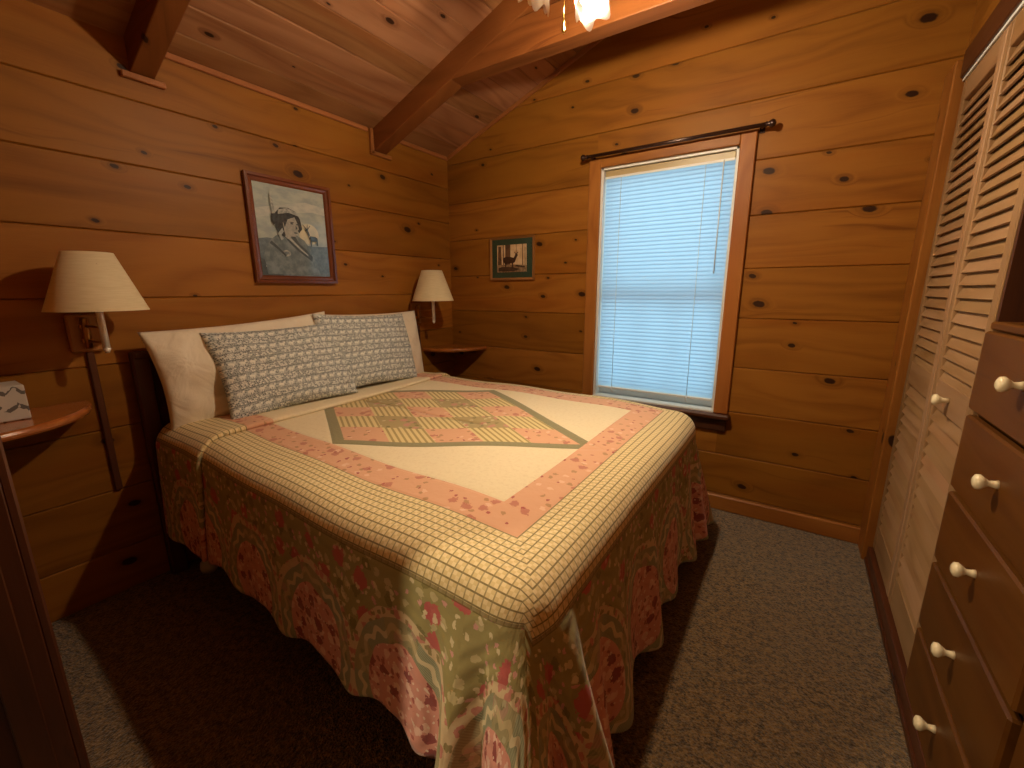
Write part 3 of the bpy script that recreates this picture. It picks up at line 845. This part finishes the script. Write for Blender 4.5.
place_pillow('throw_pillow', pillow_mesh('throw_pillow', .62, .42, .13, LODGE, 6, .05, .007), -.925, .690, .245, .30, .04, -.045,
             label='blue-grey printed throw pillow standing upright, nearer the window', cat='cushion', group=g)

# ------------------------------------------------------------------ wall lamps
n = NT('linen_shade'); P = n.obj()
zz = n.sep(P)[2]
wv = n.noise(n.xyz(n.mul(n.sep(P)[0], 20), n.mul(n.sep(P)[1], 20), n.mul(zz, 260)), 1, 2)
shc = n.mix(wv, H('#f2e4c2'), H('#dcc99c'))
d1 = n.n('ShaderNodeBsdfDiffuse'); n.put(d1.inputs[0], shc); d2 = n.n('ShaderNodeBsdfTranslucent'); n.put(d2.inputs[0], shc)
mixs = n.n('ShaderNodeMixShader'); mixs.inputs[0].default_value = .15
o_ = n.n('ShaderNodeOutputMaterial'); n.t.links.new(d1.outputs[0], mixs.inputs[1]); n.t.links.new(d2.outputs[0], mixs.inputs[2]); n.t.links.new(mixs.outputs[0], o_.inputs[0])
SHADE = n.m
def wall_lamp(yb, ys, z0, label, stem_mat):
    t = thing('wall_lamp', (0, yb, z0), label, 'wall lamp', 'swing-arm lamps on the headboard wall')
    m = MB(); m.box((.0, yb-.046, z0), (.022, yb+.046, z0+.138), .006, 2); m.build('wall_plate', PLATE, t)
    m = MB()
    m.tube([(.035, yb, z0+.015), (.035, yb, z0+.125)], .011, 14); m.box((.02, yb-.016, z0+.035), (.036, yb+.016, z0+.05), .002); m.box((.02, yb-.016, z0+.088), (.036, yb+.016, z0+.103), .002)
    m.build('pivot', BRASS, t)
    for dz in (.042, .096):
        m = MB(); m.tube([(.035, yb, z0+dz), (.16, ys, z0+dz)], .0045, 10); m.build('arm', BRASS, t)
    m = MB(); m.tube([(.16, ys, z0+.022), (.16, ys, z0+.25)], .0105, 14); m.tube([(.16, ys, z0+.006), (.16, ys, z0+.022)], [.006, .012], 14)
    m.build('stem', stem_mat, t)
    m = MB(); zb = z0+.155
    m.lathe([(.138, zb), (.067, zb+.195), (.064, zb+.195), (.135, zb)], Matrix.Translation((.16, ys, 0)), 48, cap=False)
    for a in (0, 2.1, 4.2): m.tube([(.16, ys, zb+.15), (.16+.082*math.cos(a), ys+.082*math.sin(a), zb+.155)], .002, 6)
    m.build('lamp_shade', SHADE, t)
    return t
wall_lamp(-2.052, -2.034, .998, 'unlit wall lamp with linen shade above the shelf holding the tissue box', CHROME)
wall_lamp(-.388, -.368, .997, 'unlit wall lamp with linen shade above the empty shelf in the window corner', CHROME)
m = MB(); m.box((0, -2.060, .44), (.014, -2.038, .997), .003, 2); m.build('cord_cover', DARKWOOD)
tag(bpy.data.objects['cord_cover'], 'wood-tone cord cover strip running down from the lamp nearer the doorway', 'cord cover', 'cord covers below the wall lamps')
m = MB(); m.box((0, -.398, .60), (.014, -.376, .996), .003, 2); o = m.build('cord_cover', DARKWOOD)
tag(o, 'wood-tone cord cover strip beside the white pillow in the window corner', 'cord cover', 'cord covers below the wall lamps')

# ------------------------------------------------------------------ corner shelves
def corner_shelf(cx, cy, sy, R, z0, label):
    """Quarter-round shelf in the corner (cx, cy); sy = -1 opens towards -y, +1 towards +y."""
    prof = [(0, -.014), (R-.012, -.014), (R-.004, -.010), (R, -.003), (R, .004), (R-.004, .011), (R-.012, .015), (0, .015)]
    m = MB(); K = 40; vs = []; fs = []; n_ = len(prof)
    for k in range(K+1):
        a = k/K*PI/2
        for r, z in prof: vs.append((cx+.001+r*math.cos(a), cy+sy*(.001+r*math.sin(a)), z0+z))
    for k in range(K):
        for i in range(n_-1): fs.append((k*n_+i, k*n_+i+1, (k+1)*n_+i+1, (k+1)*n_+i))
    fs.append(tuple(range(n_))); fs.append(tuple(K*n_+i for i in range(n_)))
    m.solid(vs, fs, 1, None, False)
    t = thing('corner_shelf', (cx+.1, cy+sy*.1, z0), label, 'shelf', 'quarter-round corner shelves')
    seat_ = m.build('shelf_board', SHELF, t)
    m = MB(); m.box((cx, cy+sy*.02, z0-.045), (cx+.018, cy+sy*(R-.09), z0-.014), .002); m.build('cleat', SHELF, t)
    m = MB(); m.box((cx+.018, cy, z0-.045), (cx+R-.09, cy+sy*.018, z0-.014), .002); m.build('cleat', SHELF, t)
    return t
corner_shelf(0, 0, -1, .328, .806, 'glossy quarter-round wooden corner shelf, empty, between the headboard and the window')
corner_shelf(0, NEAR, 1, .345, .803, 'quarter-round wooden corner shelf carrying the tissue box')

# tissue box
n = NT('tissue_carton'); P = n.obj(); px, py, pz = n.sep(P)
z1 = n.frac(n.mul(pz, 19)); zig = n.add(n.mul(n.f('PINGPONG', n.mul(n.add(py, px), 26), .5), .6), n.mul(n.noise(P, 60, 1), .35))
ln = n.lt(n.abs(n.sub(z1, zig)), .13)
c = n.mix(n.mul(ln, n.gt(n.noise(P, 45, 1), .42)), n.mix(n.noise(P, 30, 2), H('#c9c1b4'), H('#b5aea4')), H('#5f5a55'))
CARTON = n.done(c, .6)
t = thing('tissue_box', (.12, -2.31, .819), 'pale grey patterned tissue box on the corner shelf below the wall lamp', 'tissue box')
m = MB(); m.box((.06, -2.372, .819), (.178, -2.252, .930), .003); m.build('carton', CARTON, t)
m = MB(); K = 10
for i in range(K):
    for j in range(6):
        def q(i, j):
            a = i/K*2*PI; r = .012+.022*(j/6)*(1+.4*math.sin(3*a)); return (.118+r*math.cos(a), -2.312+r*math.sin(a)*.7, .928+.055*(j/6)+.012*math.sin(2*a)*(j/6))
        m.face([q(i, j), q(i+1, j), q(i+1, j+1), q(i, j+1)], smooth=True)
m.build('tissue', COTTON, t, recalc=False)

# ------------------------------------------------------------------ pictures
def frame_mb(y0, y1, z0, z1, w, d, prof=None):
    """Mitred picture frame on the x = 0 wall: outer rectangle, width w, depth d; (a, depth) profile."""
    m = MB()
    prof = prof or [(0, .0), (0, d), (.35*w, d*1.0), (.5*w, d*.72), (.8*w, d*.66), (w, d*.45), (w, 0)]
    corners = [(y0, z0, 1, 1), (y1, z0, -1, 1), (y1, z1, -1, -1), (y0, z1, 1, -1)]
    k = len(prof)
    for i in range(4):
        a = corners[i]; b = corners[(i+1) % 4]
        vs = [(dd, a[0]+a[2]*ww, a[1]+a[3]*ww) for ww, dd in prof]+[(dd, b[0]+b[2]*ww, b[1]+b[3]*ww) for ww, dd in prof]
        fs = [(j, j+1, k+j+1, k+j) for j in range(k-1)]
        m.solid(vs, fs, 1 if i % 2 == 0 else 2)
    return m
def art_mat(name, c1, c2, sc=60, streak=1.0):
    n = NT(name); P = n.obj(); x_, y_, z_ = n.sep(P)
    return n.done(n.mix(n.ss(n.noise(n.xyz(n.mul(x_, 1), y_, n.mul(z_, streak)), sc, 3, .6), .3, .7), H(c1), H(c2)), .55, coat=.9, coat_rough=.04, spec=.3)
t = thing('framed_portrait', (0, -1.2, 1.51), 'large reddish-framed grey-blue portrait of a person with a headband, above the bed', 'picture', 'framed pictures on the pine walls')
A0, A1, B0, B1 = -1.418, -.982, 1.258, 1.758
frame_mb(A0, A1, B0, B1, .036, .026).build('frame', FRAME1, t)
ay0, ay1, az0, az1 = A0+.034, A1-.034, B0+.034, B1-.034
def art(polys, mats, to3d, layer=.00035):
    m = MB()
    for i, (mi, poly) in enumerate(polys):
        pts = [to3d(a, b, i*layer) for a, b in poly]
        m.face(pts, mi=mi)
    return m
mats = [art_mat('art_sky', '#8f9a98', '#a9afa6', 14, 2), art_mat('art_glow', '#c9c0a2', '#b3b09c', 20), art_mat('art_coat', '#56646a', '#7b878a', 26), art_mat('art_hair', '#22282c', '#3a4246', 60),
        art_mat('art_face', '#8d8f8a', '#aaa79e', 40), art_mat('art_band', '#a9aca4', '#777d7d', 90), art_mat('art_field', '#56646c', '#6c7b82', 40), art_mat('art_dark', '#3c464a', '#4a5558', 50), art_mat('art_pale', '#a8ada8', '#8d9696', 40), art_mat('art_cloud', '#b9bab0', '#a2a8a4', 22, 2)]
def ell(cx, cy, rx, ry, k=26, rot=0):
    return [(cx+rx*math.cos(a)*math.cos(rot)-ry*math.sin(a)*math.sin(rot), cy+rx*math.cos(a)*math.sin(rot)+ry*math.sin(a)*math.cos(rot)) for a in (2*PI*i/k for i in range(k))]
polys = [(0, [(0, 0), (1, 0), (1, 1), (0, 1)]),
  (9, [(0, .62), (.2, .66), (.5, .72), (.8, .76), (1, .74), (1, .83), (.7, .86), (.4, .8), (0, .72)]),
  (1, ell(.72, .5, .15, .12)),
  (6, [(0, 0), (1, 0), (1, .37), (.8, .36), (.6, .37), (.3, .4), (.12, .42), (0, .40)]),
  (7, [(0, 0), (.3, 0), (.2, .12), (0, .2)]),
  (8, [(.06, .10), (.14, .34), (.3, .20), (.34, .05)]),
  (2, [(.08, .02), (.05, .22), (.12, .37), (.24, .45), (.36, .48), (.52, .48), (.64, .42), (.72, .32), (.80, .14), (.84, .02)]),
  (7, [(.34, .46), (.42, .38), (.52, .30), (.66, .22), (.73, .18), (.74, .24), (.66, .31), (.56, .38), (.50, .47)]),
  (8, [(.36, .45), (.43, .41), (.56, .31), (.68, .24), (.67, .26), (.56, .34), (.44, .44), (.38, .48)]),
  (5, ell(.36, .26, .06, .035)), (2, ell(.36, .265, .03, .016)),
  (7, [(.14, .36), (.24, .30), (.34, .22), (.36, .24), (.26, .32), (.17, .39)]),
  (3, [(.24, .56), (.26, .70), (.33, .76), (.44, .77), (.54, .74), (.60, .66), (.62, .55), (.57, .50), (.50, .60), (.40, .52), (.36, .44), (.28, .46)]),
  (4, [(.36, .50), (.35, .60), (.40, .68), (.52, .68), (.56, .60), (.57, .545), (.545, .52), (.54, .485), (.51, .455), (.45, .455), (.43, .42), (.38, .43)]),
  (3, [(.34, .66), (.37, .55), (.42, .64), (.52, .675), (.55, .69), (.44, .72)]),
  (7, ell(.475, .598, .022, .008)), (7, ell(.548, .594, .014, .008)), (7, [(.525, .59), (.548, .545), (.520, .535)]), (7, ell(.515, .498, .028, .008)), (3, ell(.475, .612, .03, .005)),
  (5, [(.29, .685), (.30, .735), (.42, .765), (.55, .735), (.57, .69), (.44, .715)]),
  (8, [(.30, .40), (.26, .47), (.33, .54), (.345, .50), (.31, .46), (.335, .42)]),
  (5, [(.205, .90), (.225, .91), (.245, .78), (.255, .66), (.225, .64), (.20, .78)]), (3, [(.20, .68), (.255, .69), (.26, .60), (.22, .56), (.195, .60)]),
  (7, [(.70, .44), (.72, .48), (.80, .475), (.835, .46), (.835, .37), (.82, .37), (.81, .42), (.745, .42), (.735, .36), (.72, .36), (.725, .44)]),
  (7, [(.70, .47), (.68, .53), (.655, .535), (.66, .55), (.69, .56), (.72, .49)]),
  (7, [(.67, .55), (.62, .60), (.625, .605), (.68, .56)]), (7, [(.68, .555), (.69, .61), (.697, .61), (.69, .555)]), (7, [(.685, .555), (.73, .60), (.735, .595), (.695, .55)])]
art(polys, mats, lambda a, b, l: (.010+l, ay0+(ay1-ay0)*a, az0+(az1-az0)*b)).build('print', mats, t, recalc=False)
m = MB(); m.box((.001, A0+.004, B0+.004), (.008, A1-.004, B1-.004)); m.build('backing', DARKWOOD, t)

t = thing('framed_deer_photo', (.555, 0, 1.43), 'small thin-framed deer photograph with dark green mat, between the corner and the window', 'picture', 'framed pictures on the pine walls')
C0, C1, D0, D1 = .378, .73, 1.287, 1.568
fm = frame_mb(C0, C1, D0, D1, .016, .018)
fm.v = [(y, -x, z) for x, y, z in fm.v]
fm.build('frame', FRAME2, t)
MAT = art_mat('green_mat', '#26392a', '#2c4030', 80)
m = MB(); m.box((C0+.012, -.0095, D0+.012), (C1-.012, -.001, D1-.012)); m.build('mat', MAT, t)
mats2 = [art_mat('deer_haze', '#d8bd98', '#c2a078', 30), art_mat('deer_trunk', '#4a3524', '#6a4c34', 40), art_mat('deer_coat', '#2c1c14', '#40281c', 60), art_mat('deer_floor', '#6f5640', '#9c8264', 60), art_mat('deer_log', '#34251a', '#4c3626', 60)]
pl2 = [(0, [(0, 0), (1, 0), (1, 1), (0, 1)]), (1, [(.02, .2), (.16, .2), (.14, .95), (.04, .97)]), (1, [(.29, .2), (.46, .2), (.46, 1), (.28, 1)]), (1, [(.2, .2), (.235, .2), (.23, 1), (.2, 1)]), (1, [(.86, .2), (.89, .2), (.88, 1), (.86, 1)]), (1, [(.95, .2), (.97, .2), (.96, .9), (.945, .9)]), (1, [(.66, .5), (.675, .5), (.67, 1), (.655, 1)]),
  (3, [(0, 0), (1, 0), (1, .24), (.5, .28), (0, .27)]), (4, [(.05, .03), (.55, .02), (.8, .10), (.55, .18), (.2, .2), (.05, .16)]), (4, [(.62, .2), (.95, .16), (.96, .2), (.66, .26)]),
  (2, [(.22, .50), (.28, .56), (.48, .55), (.58, .52), (.62, .60), (.64, .66), (.70, .66), (.72, .60), (.69, .55), (.66, .48), (.62, .36), (.56, .32), (.55, .14), (.52, .14), (.51, .32), (.34, .32), (.31, .16), (.28, .16), (.28, .30), (.23, .38)]),
  (2, [(.64, .65), (.60, .72), (.62, .73), (.66, .67)]), (2, [(.67, .66), (.72, .73), (.74, .72), (.70, .65)])]
art(pl2, mats2, lambda a, b, l: (C0+.058+(C1-C0-.116)*a, -.0105-l, D0+.052+(D1-D0-.104)*b)).build('print', mats2, t, recalc=False)

# ------------------------------------------------------------------ ceiling light
LX, LY, LZ = 1.575, -1.125, 2.075
HXc, HYc = 1.44, -1.07
t = thing('ceiling_light', (HXc, HYc, 2.2), 'ceiling light with glass petal shades and two pull chains beside the beam', 'ceiling light')
BR = flat('polished_brass', '#d9b56a', .2, metal=1.0)
m = MB(); m.lathe([(.055, ceil_z(HXc)-.06), (.06, ceil_z(HXc)-.03), (.062, ceil_z(HXc)+.02)], Matrix.Translation((HXc, HYc, 0)), 28)
m.tube([(HXc, HYc, 2.30), (HXc, HYc, ceil_z(HXc)-.03)], .012, 14); m.build('downrod', BR, t)
m = MB(); m.lathe([(.008, 2.165), (.03, 2.172), (.05, 2.195), (.055, 2.23), (.045, 2.26), (.075, 2.29), (.08, 2.33), (.03, 2.36)], Matrix.Translation((HXc, HYc, 0)), 36); m.build('hub', BR, t)
n = NT('frosted_glass')
d2 = n.n('ShaderNodeBsdfTranslucent'); d2.inputs[0].default_value = (.95, .92, .82, 1); gl = n.n('ShaderNodeBsdfGlossy'); gl.inputs['Roughness'].default_value = .15
tr = n.n('ShaderNodeBsdfTransparent'); mx1 = n.n('ShaderNodeMixShader'); mx1.inputs[0].default_value = .5; mx2 = n.n('ShaderNodeMixShader'); mx2.inputs[0].default_value = .12
o_ = n.n('ShaderNodeOutputMaterial')
n.t.links.new(d2.outputs[0], mx1.inputs[1]); n.t.links.new(tr.outputs[0], mx1.inputs[2]); n.t.links.new(mx1.outputs[0], mx2.inputs[1]); n.t.links.new(gl.outputs[0], mx2.inputs[2]); n.t.links.new(mx2.outputs[0], o_.inputs[0])
FROST = n.m
n = NT('lit_bulb'); em = n.n('ShaderNodeEmission'); em.inputs[0].default_value = (1, .80, .54, 1); em.inputs[1].default_value = 2700
o_ = n.n('ShaderNodeOutputMaterial'); n.t.links.new(em.outputs[0], o_.inputs[0]); BULB = n.m
OFFB = flat('unlit_bulb', '#e8e0cc', .3)
def petal(base, dirv, lit):
    """Tulip glass on a short brass arm from the hub, opening along dirv."""
    base = Vector(base); dirv = Vector(dirv).normalized()
    q = Vector((0, 0, 1)).rotation_difference(dirv).to_matrix().to_4x4()
    m = MB(); m.tube([Vector((HXc, HYc, 2.235)), base-dirv*.02+Vector((0, 0, .012)), base, base+dirv*.03], [.008, .008, .010, .016], 12); arm = m.build('arm', BR, t)
    m = MB(); K = 48; prof = [(.018, .0), (.03, .012), (.039, .035), (.044, .06), (.051, .085), (.060, .102)]
    Mx = Matrix.Translation(base+dirv*.022) @ q
    vs = []; fs = []
    for i, (r, z) in enumerate(prof):
        for k in range(K):
            a = 2*PI*k/K; w = i/(len(prof)-1); rr = r*(1+.08*w*math.cos(6*a)); zz = z+.014*w*w*math.cos(6*a)
            vs.append((rr*math.cos(a), rr*math.sin(a), zz))
    for i in range(len(prof)-1):
        for k in range(K): fs.append((i*K+k, i*K+(k+1) % K, (i+1)*K+(k+1) % K, (i+1)*K+k))
    m.solid(vs, fs, 2, Mx, True); m.build('glass_shade', FROST, t)
    m = MB(); c = Matrix.Translation(base+dirv*.05) @ q
    m.lathe([(.010, -.02), (.012, 0), (.022, .015), (.027, .032), (.024, .050), (.010, .060), (.001, .062)], c, 24)
    m.build('bulb', BULB if lit else OFFB, t)
ax = Vector((LX-HXc, LY-HYc, 0)).normalized()
d1_ = (ax*.55+Vector((0, 0, -.83))).normalized()
petal(Vector((LX, LY, LZ))-d1_*.085, d1_, True)
d2_ = (-ax*.62+Vector((0, 0, -.78))).normalized()
petal(Vector((HXc, HYc, 2.282))-ax*.055, d2_, False)
for dx, dy, zl in ((.016, .012, 2.065), (.028, -.012, 2.052)):
    m = MB(); m.tube([(HXc+dx, HYc+dy, 2.17), (HXc+dx, HYc+dy, zl)], .0018, 6)
    m.lathe([(.003, zl-.026), (.006, zl-.02), (.0075, zl-.010), (.004, zl), (.0065, zl+.006), (.002, zl+.010)], Matrix.Translation((HXc+dx, HYc+dy, 0)), 12)
    m.build('pull_chain', BR, t)

# hall lamp behind the camera, shining through the doorway
hl = bpy.data.lights.new('hall_lamp', 'POINT'); hl.energy = 100; hl.color = (1, .82, .54); hl.shadow_soft_size = .04
ho = bpy.data.objects.new('hall_lamp', hl); COL.objects.link(ho); ho.location = (.53, -3.46, 1.75)

# ------------------------------------------------------------------ world: overcast bluish daylight outside
w = bpy.data.worlds.new('World'); sc.world = w; w.use_nodes = True
bg = w.node_tree.nodes['Background']; bg.inputs[0].default_value = (.60, .95, 1.0, 1); bg.inputs[1].default_value = 1.75

# ------------------------------------------------------------------ camera
cam = bpy.data.cameras.new('camera'); co = bpy.data.objects.new('camera', cam); COL.objects.link(co)
yaw, pitch, roll = -.5852, .2151, -.0037
cyw, syw, cp, sp = math.cos(yaw), math.sin(yaw), math.cos(pitch), math.sin(pitch)
F = Vector((syw*cp, cyw*cp, -sp)); Rt = Vector((cyw, -syw, 0)); U = Rt.cross(F)
R2 = Rt*math.cos(roll)+U*math.sin(roll); U2 = -Rt*math.sin(roll)+U*math.cos(roll)
co.matrix_world = Matrix(((R2.x, U2.x, -F.x, 2.2035), (R2.y, U2.y, -F.y, -2.5007), (R2.z, U2.z, -F.z, 1.2155), (0, 0, 0, 1)))
cam.sensor_width = 36; cam.lens = 427.1/1024*36; cam.clip_start = .02
sc.camera = co
sc.view_settings.view_transform = 'Standard'; sc.view_settings.look = 'None'; sc.view_settings.gamma = 1; sc.view_settings.exposure = 0; sc.view_settings.use_curve_mapping = False
